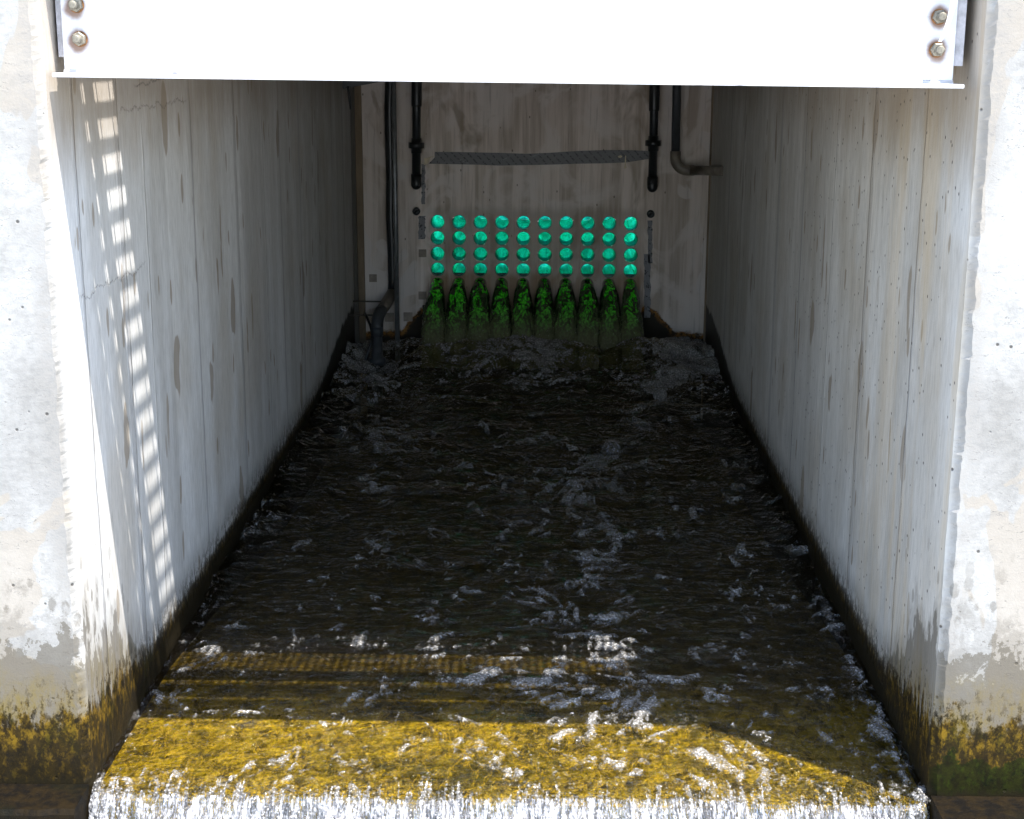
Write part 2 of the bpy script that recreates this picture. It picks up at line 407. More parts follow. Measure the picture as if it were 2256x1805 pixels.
def tape_material():
    g = G('grey_printed_tape')
    n = g.noise(g.sc(9, 1, 30), 1, 4, 0.6)
    col = g.mix(n, (0.10, 0.102, 0.108), (0.165, 0.165, 0.175))
    # slanting two-line print, too worn to read
    a = g.x*0.80+g.z*0.75; b = g.z*0.80-g.x*0.75
    fa = g.m('FRACT', a*24.0); fb = g.m('FRACT', b*17.0)
    ln = g.ss(g.m('ABSOLUTE', fa-0.5), 0.16, 0.10)*g.ss(g.m('ABSOLUTE', fb-0.5), 0.42, 0.36)
    let = g.noise(g.sc(150, 1, 150), 1, 2, 0.5)
    col = g.mix(ln*g.ss(let, 0.42, 0.52)*0.9, col, (0.018, 0.018, 0.020))
    return g.base(col, 0.5, 0, g.bump(n, 0.2, 0.002), 0.4)
M['tape'] = tape_material()
def worn_tape_material():
    g = G('worn_grey_tape')
    n = g.noise(g.sc(16, 1, 16), 1, 4, 0.6)
    col = g.mix(n, (0.13, 0.13, 0.14), (0.27, 0.27, 0.29))
    let = g.noise(g.sc(70, 1, 90, 5), 1, 2, 0.5)
    fb = g.m('FRACT', (g.z+g.x*0.6)*13.0)
    col = g.mix(g.ss(let, 0.55, 0.6)*(fb > 0.5)*0.85, col, (0.03, 0.03, 0.032))
    return g.base(col, 0.6, 0, None, 0.3)
M['worn_tape'] = worn_tape_material()

def bed_material():
    g = G('algae_covered_bed')
    a = g.noise(g.sc(17, 13, 9), 1, 6, 0.66, 0.2)
    b = g.noise(g.sc(3.4, 3.0, 1), 1, 5, 0.65)
    c = g.noise(g.sc(70, 50, 40), 1, 4, 0.7)
    col = g.mix(g.ss(a, 0.38, 0.60), (0.060, 0.045, 0.003), (0.30, 0.228, 0.010))
    col = g.mix(g.ss(c, 0.46, 0.66)*0.55, col, (0.40, 0.285, 0.012))
    col = g.mix(g.ss(b, 0.50, 0.64)*0.74, col, (0.030, 0.030, 0.004))
    th = g.m('ABSOLUTE', g.noise(g.sc(20, 9, 1, 3), 1, 6, 0.66, 0.8)-0.5)   # caustic lines of light painted into the bed colour
    col = g.mix(g.ss(th, 0.024, 0.004)*0.6, col, (0.62, 0.44, 0.035))
    # golden algae near the crest; farther in, shade is painted as darker bed
    deep_shade = g.ss(g.y+(b-0.5)*0.5, 0.46, 0.90)
    col = g.mix(deep_shade*0.88, col, g.mix(g.ss(a, 0.4, 0.6), (0.014, 0.011, 0.004), (0.055, 0.038, 0.010)))
    return g.base(col, 0.9, 0, g.bump(a+c*0.4, 0.8, 0.02), 0.2)
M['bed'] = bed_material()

def water_material(name, fall=False):
    g = G(name)
    foam = g.attr('foam')
    if fall:
        s1 = g.noise(g.sc(70, 9, 9), 1, 4, 0.65, 0.3); s2 = g.noise(g.sc(190, 45, 45), 1, 3, 0.65)
        h = s1*0.75+s2*0.35
        nrm = g.bump(h, 1.0, 0.02)
    else:
        r1 = g.noise(g.sc(9, 15, 1), 1, 4, 0.6, 0.8); r2 = g.noise(g.sc(45, 60, 1), 1, 3, 0.6)
        nrm = g.bump(r1*0.8+r2*(0.22+0.30*g.ss(g.y, 0.9, 0.2)), 1.0, 0.075)
    # foam: bubbles with ragged edges
    e = g.noise(g.sc(38, 38, 38), 1, 4, 0.65)
    bub = g.vor(g.sc(105, 105, 105), 1)[0]
    if fall:
        e2 = g.noise(g.sc(85, 85, 85, 5), 1, 3, 0.65); st = g.noise(g.sc(60, 7, 7), 1, 4, 0.65, 0.3)+(g.noise(g.sc(7, 9, 9, 2), 1, 3, 0.6)-0.5)*0.55
        fm = g.ss(st+g.ss(g.y, 0.10, -0.07)*0.42+(e2-0.5)*0.5+(s2-0.5)*0.6, 0.70, 0.86)
    else:
        e2 = g.noise(g.sc(85, 85, 85, 5), 1, 3, 0.65)
        fm = g.ss(foam+(e-0.5)*(0.75+1.3*g.ss(g.y, 4.4, 5.2))+(e2-0.5)*0.75, 0.44, 0.82)*(1.0-0.32*g.ss(g.y, 1.0, 2.6)*g.ss(g.y, 4.9, 4.1))
        st = g.noise(g.sc(60, 7, 7), 1, 4, 0.65, 0.3)+(g.noise(g.sc(7, 9, 9, 2), 1, 3, 0.6)-0.5)*0.55
        crest = g.ss(st+g.ss(g.y, 0.10, -0.07)*0.42+(e2-0.5)*0.7, 0.70, 0.86)
        fm = g.mx(fm, crest)
    fcol = g.mix(g.ss(bub, 0.10, 0.55), (0.54, 0.52, 0.49), (0.13, 0.125, 0.12))
    fcol = g.mix(0.25, fcol, (0.33, 0.315, 0.295))
    if fall: fcol = g.mix(g.ss(s1*0.6+s2*0.4, 0.42, 0.60), (0.035, 0.036, 0.042), (0.36, 0.36, 0.37))
    if not fall: fcol = g.mix(g.ss(g.y, 0.05, 0.0), fcol, g.mul(fcol, 0.5))
    fn = g.bump(bub*-1.0, 1.0, 0.006)
    fo = g.node('ShaderNodeBsdfPrincipled'); g.put(fcol, fo.inputs['Base Color']); fo.inputs['Roughness'].default_value = 0.22
    fo.inputs['Specular IOR Level'].default_value = 0.6
    g.lk(fn, fo.inputs['Normal'])
    tr = g.node('ShaderNodeBsdfTransparent', Color=(0.82, 0.765, 0.52))
    gl = g.node('ShaderNodeBsdfGlossy', Color=(1, 1, 1), Roughness=0.06); g.lk(nrm, gl.inputs['Normal'])
    fr = g.node('ShaderNodeFresnel', IOR=1.33); g.lk(nrm, fr.inputs['Normal'])
    a = g.n.new('ShaderNodeMixShader'); g.t.links.new(fr.outputs[0], a.inputs[0])
    g.t.links.new(tr.outputs[0], a.inputs[1]); g.t.links.new(gl.outputs[0], a.inputs[2])
    b = g.n.new('ShaderNodeMixShader'); g.lk(fm*0.76, b.inputs[0])
    g.t.links.new(a.outputs[0], b.inputs[1]); g.t.links.new(fo.outputs[0], b.inputs[2])
    g.t.links.new(b.outputs[0], g.out.inputs[0])
    return g.mat
M['water'] = water_material('flowing_water')
M['fall'] = water_material('falling_water', True)

def jet_material():
    g = G('jet_water_painted_green_light')
    t = g.attr('along'); ac = g.attr('foam')                   # ac = 1 along the spine of the jet
    n = g.noise(g.sc(24, 15, 13), 1, 2, 0.5, 1.2); n2 = g.noise(g.sc(75, 55, 55), 1, 3, 0.6)
    gcol = g.mix(g.ss(n2, 0.38, 0.68), (0.006, 0.20, 0.002), (0.07, 0.95, 0.015))  # green light carried from the pipes, painted into the water colour
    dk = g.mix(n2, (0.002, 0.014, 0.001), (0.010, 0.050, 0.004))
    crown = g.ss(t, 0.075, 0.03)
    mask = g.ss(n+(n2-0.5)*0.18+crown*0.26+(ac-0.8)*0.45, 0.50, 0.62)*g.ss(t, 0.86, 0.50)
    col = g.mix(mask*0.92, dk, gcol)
    murk = g.mix(n2, (0.060, 0.062, 0.030), (0.15, 0.15, 0.085))
    col = g.mix(g.ss(t+(n-0.5)*0.35, 0.34, 0.85)*0.9, col, murk)
    sp = g.ss(g.noise(g.sc(150, 110, 110, 4), 1, 2, 0.5), 0.68, 0.74)*g.ss(t, 0.25, 0.5)
    col = g.mix(sp*0.6, col, (0.50, 0.52, 0.46))
    g.bsdf.inputs['Coat Weight'].default_value = 1.0; g.bsdf.inputs['Coat Roughness'].default_value = 0.05
    return g.base(col, 0.2, 0, g.bump(n+n2*0.3, 0.5, 0.010), 0.5)
M['jet'] = jet_material()

def footing_material():
    g = G('mossy_footing')
    a = g.noise(g.sc(24, 24, 24), 1, 6, 0.7); b = g.noise(g.sc(5, 5, 5), 1, 4, 0.6)
    col = g.mix(g.ss(a, 0.35, 0.65), (0.0015, 0.001, 0.0005), (0.0085, 0.005, 0.001))
    col = g.mix(g.ss(b, 0.5, 0.66)*0.5, col, (0.003, 0.0035, 0.0005))
    return g.base(col, 0.7, 0, g.bump(a, 0.6, 0.01), 0.1)
M['footing'] = footing_material()
M['pool'] = plain('downstream_foaming_pool', (0.42, 0.42, 0.40), 0.4, var=0.4, scale=3)
M['ground'] = plain('concrete_ground', (0.45, 0.44, 0.42), 0.85, var=0.2, scale=2)

# ------------------------------------------------------------------ ground, bed, water
def sheet(name, x0, x1, y0, y1, z, mat):
    o = MB().add([(x0, y0, z), (x1, y0, z), (x1, y1, z), (x0, y1, z)], [(0, 1, 2, 3)]).build(name, mat)
    return tag(o, kind='structure')
sheet('ground', -120, 120, -120, 120, -3.3, M['ground'])
sheet('pool_water', -14, 14, -30, 0.3, -2.75, M['pool'])
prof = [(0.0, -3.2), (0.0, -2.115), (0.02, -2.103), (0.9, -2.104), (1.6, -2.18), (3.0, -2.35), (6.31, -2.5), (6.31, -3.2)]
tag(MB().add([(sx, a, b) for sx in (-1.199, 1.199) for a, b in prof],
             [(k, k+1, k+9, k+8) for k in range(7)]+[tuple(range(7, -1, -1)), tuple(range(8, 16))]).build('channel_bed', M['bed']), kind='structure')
# unseen pale floor added upstream to bounce sunlight into the green pipes
sheet('upstream_bounce_floor', -8, 8, 6.7, 14, -2.3, plain('pale_bounce_floor', (0.55, 0.55, 0.53), 0.8))

def water_level(y): return -2.07+0.075*np.clip(y/6.3, 0, 1)
def seg_dist(x, y, pts):
    d = np.full(x.shape, 9.0)
    for (x0, y0), (x1, y1) in zip(pts[:-1], pts[1:]):
        dx, dy = x1-x0, y1-y0
        t = np.clip(((x-x0)*dx+(y-y0)*dy)/(dx*dx+dy*dy), 0, 1)
        d = np.minimum(d, np.hypot(x-x0-t*dx, y-y0-t*dy))
    return d
def foam_field(x, y):
    wx = x+(fbm(x*3, y*3, 3)-0.5)*0.30; wy = y+(fbm(x*3+40, y*3+11, 3)-0.5)*0.30
    D = 0.212+0.0*x
    D = np.maximum(D, 0.255*np.exp(-((x-0.15)/0.75)**2))
    D += 0.50*sst(wy, 4.75, 5.65)*(0.75+0.5*np.cos(wx*5.0))                      # churn below the jets
    D += 0.30*np.exp(-((wx+1.02)/0.20)**2)*sst(wy, 3.5, 4.6)                     # along the left wall
    D += 0.30*np.exp(-((wx-1.0)/0.22)**2)*sst(wy, 4.0, 5.2)
    D += 0.34*np.exp(-((wx+0.72)/0.15)**2-((wy-4.0)/0.6)**2)
    D += 0.44*np.exp(-(seg_dist(wx, wy, [(1.12, 5.64), (0.77, 4.61), (0.51, 3.77), (0.41, 3.23)])/0.085)**2)
    D += 0.24*np.exp(-(seg_dist(wx, wy, [(0.41, 3.23), (0.32, 2.55), (0.36, 1.82)])/0.10)**2)
    D += 0.06*np.exp(-(seg_dist(wx, wy, [(0.0, 4.3), (0.05, 2.3), (0.1, 1.2), (0.25, 0.5), (0.2, 0.0)])/0.26)**2)
    D += 0.15*np.exp(-((wx-0.42)/0.32)**2-((wy-0.75)/0.5)**2)
    D += 0.09*np.exp(-((wx-0.75)/0.4)**2-((wy-3.0)/1.4)**2)
    D += 0.11*np.exp(-((wx+0.1)/0.5)**2-((wy-3.3)/1.1)**2)
    D += 0.40*np.exp(-((x-1.165)/0.028)**2)*sst(y, 0.1, 0.4)*sst(-y, -2.2, -1.2)   # line of bubbles on the right wall
    n1 = fbm(wx*7.5, wy*6.5, 4, 0.55); n2 = fbm(wx*25+3, wy*21+5, 3, 0.6)
    rip = fbm(wx*2.6+9, wy*9.0+2, 4, 0.6)
    v = D+(n1-0.5)*0.80+(n2-0.5)*1.30+(rip-0.5)*0.75*sst(y, 1.0, 3.0)
    return np.clip(v, 0, 1.2)
def water_height(x, y, f):
    turb = sst(y, 3.2, 6.1)
    amp = 0.009+0.020*sst(y, 0.6, 2.5)+0.040*turb
    h = (fbm(x*4+1, y*6+3, 4, 0.5)-0.5)*2*amp
    h += (fbm(x*2.4+31, y*9+8, 4, 0.55)-0.5)*2*(0.005+0.028*sst(y, 0.8, 2.5))
    boil = np.exp(-((y-5.82)/0.30)**2)
    h += boil*(0.045+0.13*(fbm(x*4.5+12, y*4.5, 4, 0.6)-0.25))
    h += 0.05*np.exp(-((x-0.95)/0.2)**2-((y-5.3)/0.5)**2)
    h -= 0.13*np.exp(-((x+0.93)/0.17)**2-((y-5.66)/0.30)**2)
    h += 0.012*sst(f, 0.45, 0.75)
    h -= 5.0*np.clip(0.07-y, 0, 0.07)**2
    return water_level(y)+h

def grid_object(name, P, foam, mat, along=None):
    ny, nx = P.shape[:2]
    me = bpy.data.meshes.new(name)
    idx = np.arange(ny*nx).reshape(ny, nx)
    q = np.stack([idx[:-1, :-1], idx[:-1, 1:], idx[1:, 1:], idx[1:, :-1]], -1).reshape(-1, 4)
    me.vertices.add(ny*nx); me.vertices.foreach_set('co', P.reshape(-1).astype(np.float32))
    me.loops.add(q.size); me.loops.foreach_set('vertex_index', q.reshape(-1).astype(np.int32))
    me.polygons.add(len(q)); me.polygons.foreach_set('loop_start', (np.arange(len(q))*4).astype(np.int32))
    me.polygons.foreach_set('loop_total', np.full(len(q), 4, np.int32))
    me.polygons.foreach_set('use_smooth', np.ones(len(q), bool))
    me.update(); me.validate()
    for nm, a in (('foam', foam), ('along', along)):
        if a is not None:
            at = me.attributes.new(nm, 'FLOAT', 'POINT'); at.data.foreach_set('value', a.reshape(-1).astype(np.float32))
    me.materials.append(mat)
    o = bpy.data.objects.new(name, me); COL.objects.link(o); return o
ys = np.concatenate([np.arange(0.0, 2.0, 0.006), np.arange(2.0, 6.301, 0.009)]); xs = np.linspace(-1.2, 1.225, 365)
XX, YY = np.meshgrid(xs, ys)
FF = foam_field(XX, YY); ZZ = water_height(XX, YY, FF)
tag(grid_object('water', np.stack([XX, YY, ZZ], -1), FF, M['water']), kind='structure')
# the water tipping over the crest
n = 150
s = np.linspace(0, 1, n); xs2 = np.linspace(-1.2, 1.2, 500)
Xf, Sf = np.meshgrid(xs2, s)
F0 = foam_field(xs2, np.zeros_like(xs2)); Z0 = water_height(xs2, np.zeros_like(xs2), F0)
reach = 0.34*Sf
Yf = -reach
Zf = Z0[None, :]-0.70*reach-5.2*reach**2
rip = (fbm(Xf*38, Sf*5, 4, 0.6)-0.5)*0.05+(fbm(Xf*9+5, Sf*3+3, 3)-0.5)*0.09
Zf = Zf+rip*sst(Sf, 0.0, 0.12)*0.6; Yf = Yf-rip*sst(Sf, 0.0, 0.3)
Ff = np.clip(F0[None, :]*0.35+(0.50+0.02*sst(Sf, 0.0, 0.10))+0.10*(fbm(Xf*3, Sf*2, 3)), 0, 1)
tag(grid_object('waterfall', np.stack([Xf, Yf, Zf], -1), Ff, M['fall']), kind='structure')

# ------------------------------------------------------------------ the two channel walls
def channel_wall(side, joints, name_mat, label):
    prof = [(3.6, 0.0), (1.222, 0.0), (1.2, 0.022)]
    off = 0.0; r = random.Random(5+side)
    for j in joints:
        w2 = r.choice((0.008, 0.014, 0.022)); nxt = r.uniform(-0.0006, 0.0006)
        prof += [(1.2+off, j-w2), (1.2+off-0.0004, j-w2+0.004), (1.2+nxt-0.0004, j+w2-0.003), (1.2+nxt, j+w2)]
        off = nxt
    prof += [(1.2+off, 6.55), (3.6, 6.55)]
    zs = np.arange(-3.2, 0.701, 0.0125); m = len(prof); rr = np.random.default_rng(3+side)
    P = np.zeros((len(zs), m, 3))
    for i, (px, py) in enumerate(prof):
        P[:, i, 0] = px; P[:, i, 1] = py; P[:, i, 2] = zs
    jag = (fbm(zs*25+3*side, zs*0+2, 5, 0.75)-0.5)
    P[:, 1, 0] += jag*0.018; P[:, 2, 1] += (fbm(zs*19+50, zs*0+side+5, 5, 0.8)-0.5)*0.012
    for i in range(3, m-2):
        k = (i-3)//4
        P[:, i, 1] += (fbm(zs*5+k*7, zs*0+k, 4, 0.6)-0.5)*0.010
        P[:, i, 0] += (fbm(zs*22+i*5, zs*0+i, 3, 0.6)-0.5)*0.0005
    if side > 0: P[:, 2:m-1, 0] += 0.022*P[:, 2:m-1, 1]/6.3
    P[:, :, 0] *= side
    fs = []
    for a in range(len(zs)-1):
        for b in range(m):
            b2 = (b+1) % m
            q = (a*m+b, a*m+b2, (a+1)*m+b2, (a+1)*m+b)
            fs.append(q if side < 0 else q[::-1])
    top = tuple((len(zs)-1)*m+b for b in range(m))
    mb = MB().add(P.reshape(-1, 3), fs+[top if side < 0 else top[::-1]])
    o = mb.build('concrete_wall', name_mat)
    tag(o, label, 'wall', 'concrete walls of the channel')
    f = MB()
    # footing ledge in front of the wall, with a chipped edge
    nx = 120; xs_ = np.linspace(1.205, 3.6, nx); vs = []
    for i, xx in enumerate(xs_):
        e = (fbm(np.array([xx*9.0]), np.array([side*3.0]), 5, 0.7)[0]-0.5)*0.03
        vs += [(side*xx, -0.002, -2.066+e*0.2), (side*xx, -0.145+e, -2.068), (side*xx, -0.155+e, -2.082), (side*xx, -0.155+e*0.4, -3.2)]
    fs = []
    for i in range(nx-1):
        for k in range(3):
            q = (i*4+k, i*4+k+1, i*4+k+5, i*4+k+4); fs.append(q if side > 0 else q[::-1])
    f.add(vs, fs); f.add([vs[0], vs[1], vs[2], vs[3]], [(0, 1, 2, 3)])
    fo = f.build('footing', M['footing'], o)
    return o
wl_ = channel_wall(-1, JL, M['left'],
             'pale concrete channel wall with rungs of sunlight on its inner face')
wr_ = channel_wall(1, JR, M['right'],
             'pale concrete channel wall with green moss at its foot and ochre stains inside')
# a thin pale chip of light stone left along the front of the left footing
# ------------------------------------------------------------------ back wall
bwall = empty('back_wall', (0, YB, -2.6)); tag(bwall, 'stained beige back wall closing the channel, pierced by rows of green pipes', 'wall')
def child(o, parent):
    o.parent = parent; o.matrix_parent_inverse = Matrix.Translation(-parent.location); return o
xl = bw(800, 400)[0]; xr = bw(1562, 400)[0]
cols = []; NX, NR = 10, 4
TL, TRt = bw(964.2, 489.0), bw(1389.9, 492.9); BL, BR = bw(964.2, 593.5), bw(1389.0, 597.0)
for r_ in range(NR):
    v = r_/3
    for c_ in range(NX):
        u = c_/9
        a = np.array(TL)*(1-u)+np.array(TRt)*u; b = np.array(BL)*(1-u)+np.array(BR)*u
        cols.append(tuple(a*(1-v)+b*v))
PR = 0.0490
# face sheet with round holes: fill built from 2-D outlines
def holed_wall():
    bm = bmesh.new()
    y0 = YB
    hx0, hx1 = cols[0][0]-0.0714, cols[9][0]+0.0714
    # cell-by-cell: each hole sits in a rectangular cell, ring of quads from circle to cell border
    us = [cols[i][0] for i in range(10)]
    xe = [hx0]+[(cols[i][0]+cols[i+1][0])/2 for i in range(9)]+[hx1]
    zr = [np.mean([cols[r*10+c][1] for c in range(10)]) for r in range(4)]
    pitch = zr[0]-zr[1]
    ze = [zr[0]+pitch/2]+[(zr[r]+zr[r+1])/2 for r in range(3)]+[zr[3]-pitch/2]
    N = 40
    def quad(p): bm.faces.new([bm.verts.new(q) for q in p])
    for r in range(4):
        for c in range(10):
            cx, cz = cols[r*10+c]; x0, x1, z1, z0 = xe[c], xe[c+1], ze[r], ze[r+1]
            ring = []; outer = []
            for k in range(N):
                a = 2*math.pi*k/N; ca, sa = math.cos(a), math.sin(a)
                ring.append((cx+PR*ca, cz+PR*sa))
                t = min(((x1 if ca > 0 else x0)-cx)/ca if abs(ca) > 1e-9 else 9e9, ((z1 if sa > 0 else z0)-cz)/sa if abs(sa) > 1e-9 else 9e9)
                outer.append((cx+t*ca, cz+t*sa))
            for k in range(N):
                k2 = (k+1) % N
                quad([(ring[k][0], y0, ring[k][1]), (ring[k2][0], y0, ring[k2][1]), (outer[k2][0], y0, outer[k2][1]), (outer[k][0], y0, outer[k][1])])
            for (ax, az) in ((x0, z0), (x1, z0), (x1, z1), (x0, z1)):   # close the clipped corner
                ang = math.atan2(az-cz, ax-cx) % (2*math.pi); k = int(ang/(2*math.pi)*N) % N; k2 = (k+1) % N
                quad([(outer[k][0], y0, outer[k][1]), (outer[k2][0], y0, outer[k2][1]), (ax, y0, az)])
    quad([(xl, y0, -3.1), (hx0, y0, -3.1), (hx0, y0, 0.6), (xl, y0, 0.6)])
    quad([(hx1, y0, -3.1), (xr, y0, -3.1), (xr, y0, 0.6), (hx1, y0, 0.6)])
    quad([(hx0, y0, ze[0]), (hx1, y0, ze[0]), (hx1, y0, 0.6), (hx0, y0, 0.6)])
    quad([(hx0, y0, -3.1), (hx1, y0, -3.1), (hx1, y0, ze[4]), (hx0, y0, ze[4])])
    bmesh.ops.recalc_face_normals(bm, faces=bm.faces)
    for f in bm.faces:
        if f.normal.y > 0: f.normal_flip()
    me = bpy.data.meshes.new('wall_face'); bm.to_mesh(me); bm.free(); me.materials.append(M['back'])
    o = bpy.data.objects.new('wall_face', me); COL.objects.link(o)
    return o, (hx0, hx1, ze[0], ze[4])
wf, (HX0, HX1, HZ1, HZ0) = holed_wall(); child(wf, bwall)
# the slab behind the face, left open where the pipes pass
core = MB().box(-1.6, HX0-0.002, 6.305, 6.55, -3.1, 0.6).box(HX1+0.002, 1.6, 6.305, 6.55, -3.1, 0.6)
core.box(HX0-0.002, HX1+0.002, 6.305, 6.55, HZ1+0.002, 0.6).box(HX0-0.002, HX1+0.002, 6.305, 6.55, -3.1, HZ0-0.002)
child(core.build('wall_core', M['back']), bwall)
# grout between the pipes on the far side keeps stray light out
zlist = sorted({round(c[1], 3) for c in cols})
for sx, x0, x1, xt in ((-1, -1.24, bw(786, 400)[0], bw(800, 400)[0]), (1, bw(1571, 400)[0], 1.26, bw(1561, 400)[0])):
    st = MB().box(x0, x1, 6.235, 6.302, -3.0, 0.6).build('edge_channel', M['strip']); child(st, bwall)
    tr_ = MB().box(min(x1 if sx < 0 else x0, xt), max(x1 if sx < 0 else x0, xt), 6.270, 6.301, -3.0, 0.6).build('edge_trim', M['trim']); child(tr_, bwall)
    bpx = 783 if sx < 0 else 1573
    for py in ((300, 356, 415, 471, 529, 585, 640, 695) if sx < 0 else (250, 308, 366, 424, 481, 538, 594, 650, 705)):
        bx, bz = bw(bpx+(3 if sx < 0 else -(py-250)*0.022), py, 6.23)
        b = MB().tube([(bx, 6.236, bz), (bx, 6.222, bz), (bx, 6.216, bz)], [0.008, 0.008, 0.004], 8).build('bolt_head', M['smallbolt']); b.parent = st; 
        b.matrix_parent_inverse = Matrix.Translation(-bwall.location)
# square plates and their shadow-gap frames
for (px, py, sz) in ((931, 558, 17), (931, 651, 18), (822, 613, 17), (899, 698, 20), (858, 699, 20)):
    a, c = bw(px, py); h = sz*0.0031/2
    p = MB().box(a-h, a+h, 6.290, 6.2985, c-h, c+h).build('cover_plate', M['recess'], bevel=0.002); child(p, bwall)
    fr = MB()
    for (q0, q1, q2, q3) in ((a-h-0.005, a-h, c-h-0.005, c+h), (a+h, a+h+0.005, c-h-0.005, c+h+0.005), (a-h, a+h, c-h-0.005, c-h), (a-h-0.005, a+h, c+h, c+h+0.004)):
        fr.box(q0, q1, 6.286, 6.2982, q2, q3)
    fo = fr.build('plate_frame', M['dark']); fo.parent = p; fo.matrix_parent_inverse = Matrix.Translation(-bwall.location)
for (px, py) in ((918, 465), (1433, 471)):
    a, c = bw(px, py)
    k = MB().tube([(a, 6.298, c), (a, 6.262, c), (a, 6.256, c), (a, 6.262, c)], [0.026, 0.026, 0.020, 0.012], 20).build('hole_plug', M['black']); child(k, bwall)
# cracked dark notch under the lower left plate
a, c = bw(935, 690)
child(MB().add([(a-0.012, 6.292, c+0.055), (a+0.018, 6.292, c+0.06), (a+0.004, 6.292, c-0.05), (a-0.008, 6.292, c-0.05),
                (a-0.012, 6.2985, c+0.055), (a+0.018, 6.2985, c+0.06), (a+0.004, 6.2985, c-0.05), (a-0.008, 6.2985, c-0.05)],
               [(0, 3, 2, 1), (0, 1, 5, 4), (1, 2, 6, 5), (2, 3, 7, 6), (3, 0, 4, 7)]).build('slot', M['dark']), bwall)

# ------------------------------------------------------------------ tape
def ribbon(name, tops, bots, y, mat, thick=0.0025):
    m = len(tops); vs = []
    for (p, q) in zip(tops, bots):
        vs += [(p[0], y, p[1]), (q[0], y, q[1]), (p[0], y+thick, p[1]), (q[0], y+thick, q[1])]
    fs = []
    for i in range(m-1):
        a = i*4; b = a+4
        fs += [(a, a+1, b+1, b), (a+2, b+2, b+3, a+3), (a, b, b+2, a+2), (a+1, a+3, b+3, b+1)]
    fs += [(0, 2, 3, 1), ((m-1)*4, (m-1)*4+1, (m-1)*4+3, (m-1)*4+2)]
    return MB().add(vs, fs).build(name, mat)
tp = [(958, 335), (1000, 335), (1050, 336), (1100, 337), (1160, 339), (1210, 337), (1270, 333), (1330, 331), (1390, 331), (1432, 333)]
bt = [(944, 361), (1000, 362), (1050, 363), (1100, 365), (1160, 364), (1210, 363), (1270, 361), (1330, 360), (1380, 358), (1432, 350)]
tape = empty('tape_strip', (0, YB, bw(1150, 350)[1])); tag(tape, 'long grey printed tape strip stuck level across the back wall above the pipes', 'tape')
child(ribbon('lower_tape', [bw(p[0], p[1]+12) for p in bt and [(q[0], q[1]) for q in tp]], [bw(*p) for p in bt], 6.2955, M['tape']), tape)
child(ribbon('upper_tape', [bw(*p) for p in tp], [bw(p[0], p[1]+13) for p in tp], 6.2925, M['tape']), tape)
def torn(name, px, y=6.289, mat=M['putty']):
    P = [bw(*p) for p in px]; k = len(P)
    vs = [(p[0], y-0.002, p[1]) for p in P]+[(p[0], y+0.003, p[1]) for p in P]
    fs = [tuple(range(k))]+[(i, i+k, (i+1) % k+k, (i+1) % k) for i in range(k)]
    return child(MB().add(vs, fs).build(name, mat), tape)
torn('torn_corner', [(934, 349), (944, 347), (949, 345), (959, 344), (949, 347), (946, 352), (944, 360), (934, 364), (936, 356)])
torn('torn_corner', [(1361, 344), (1368, 342), (1371, 345), (1367, 348), (1362, 347)])
torn('loose_strip', [(1377, 343), (1379, 343), (1379, 366), (1381, 369), (1376, 372), (1374, 369), (1376, 365)])
torn('loose_strip', [(1005, 347), (1018, 352), (1040, 363), (1030, 361), (1015, 354)], mat=M['worn_tape'])
torn('loose_strip', [(1100, 353), (1118, 347), (1116, 350), (1104, 355)], mat=M['worn_tape'])
torn('loose_strip', [(1166, 345), (1190, 337), (1192, 339), (1175, 346)], mat=M['worn_tape'])
def worn(px0, px1, py0, py1, label, seed):
    r = random.Random(seed); tops = []; bots = []
    k = 14; vs = []
    for i in range(k+1):
        py = py0+(py1-py0)*i/k
        tops.append(bw(px0+r.uniform(-1.2, 1.2), py)); bots.append(bw(px1+r.uniform(-1.5, 1.5), py))
    o = ribbon('tape_remnant', tops, bots, 6.2965, M['worn_tape'], 0.0015)
    return tag(o, label, 'tape', 'torn upright tape remnants')
worn(929, 937, 362, 450, 'short torn upright tape remnant beside the capped black pipe on the left', 1)
worn(922, 937, 476, 527, 'patch of worn tape right below the left wall plug', 2)
worn(1427, 1437, 486, 580, 'worn upright tape remnant under the right wall plug', 3)
worn(1419, 1433, 560, 700, 'worn upright tape remnant running down to the rust right of the jets', 4)

# ------------------------------------------------------------------ green pipes
ROWS = ['top row', 'second row from the top', 'third row from the top', 'bottom row above the jets']
NTH = ['leftmost', 'second from the left', 'third from the left', 'fourth from the left', 'fifth from the left',
       'fifth from the right', 'fourth from the right', 'third from the right', 'second from the right', 'rightmost']
def ring_tube(y0, y1, r, seg=40, rings=10):
    vs = []; fs = []
    for i in range(rings+1):
        yy = y0+(y1-y0)*i/rings
        for k in range(seg):
            a = 2*math.pi*k/seg; vs.append((r*math.cos(a), yy, r*math.sin(a)))
    for i in range(rings):
        for k in range(seg):
            a = i*seg+k; b = i*seg+(k+1) % seg; fs.append((a, b, b+seg, a+seg))
    return vs, fs
def cap_disc(y, r, seg=40):
    vs = [(0, y+0.012, 0)]; fs = []
    for j, (rr, dy) in enumerate(((0.33, 0.010), (0.66, 0.006), (1.0, 0))):
        for k in range(seg):
            a = 2*math.pi*k/seg; vs.append((rr*r*math.cos(a), y+dy, rr*r*math.sin(a)))
    for k in range(seg): fs.append((0, 1+k, 1+(k+1) % seg))
    for j in range(2):
        for k in range(seg):
            a = 1+j*seg+k; b = 1+j*seg+(k+1) % seg; fs.append((a, a+seg, b+seg, b))
    return vs, fs
PIPE_LEN = [0.62, 0.80, 0.80, 0.95]
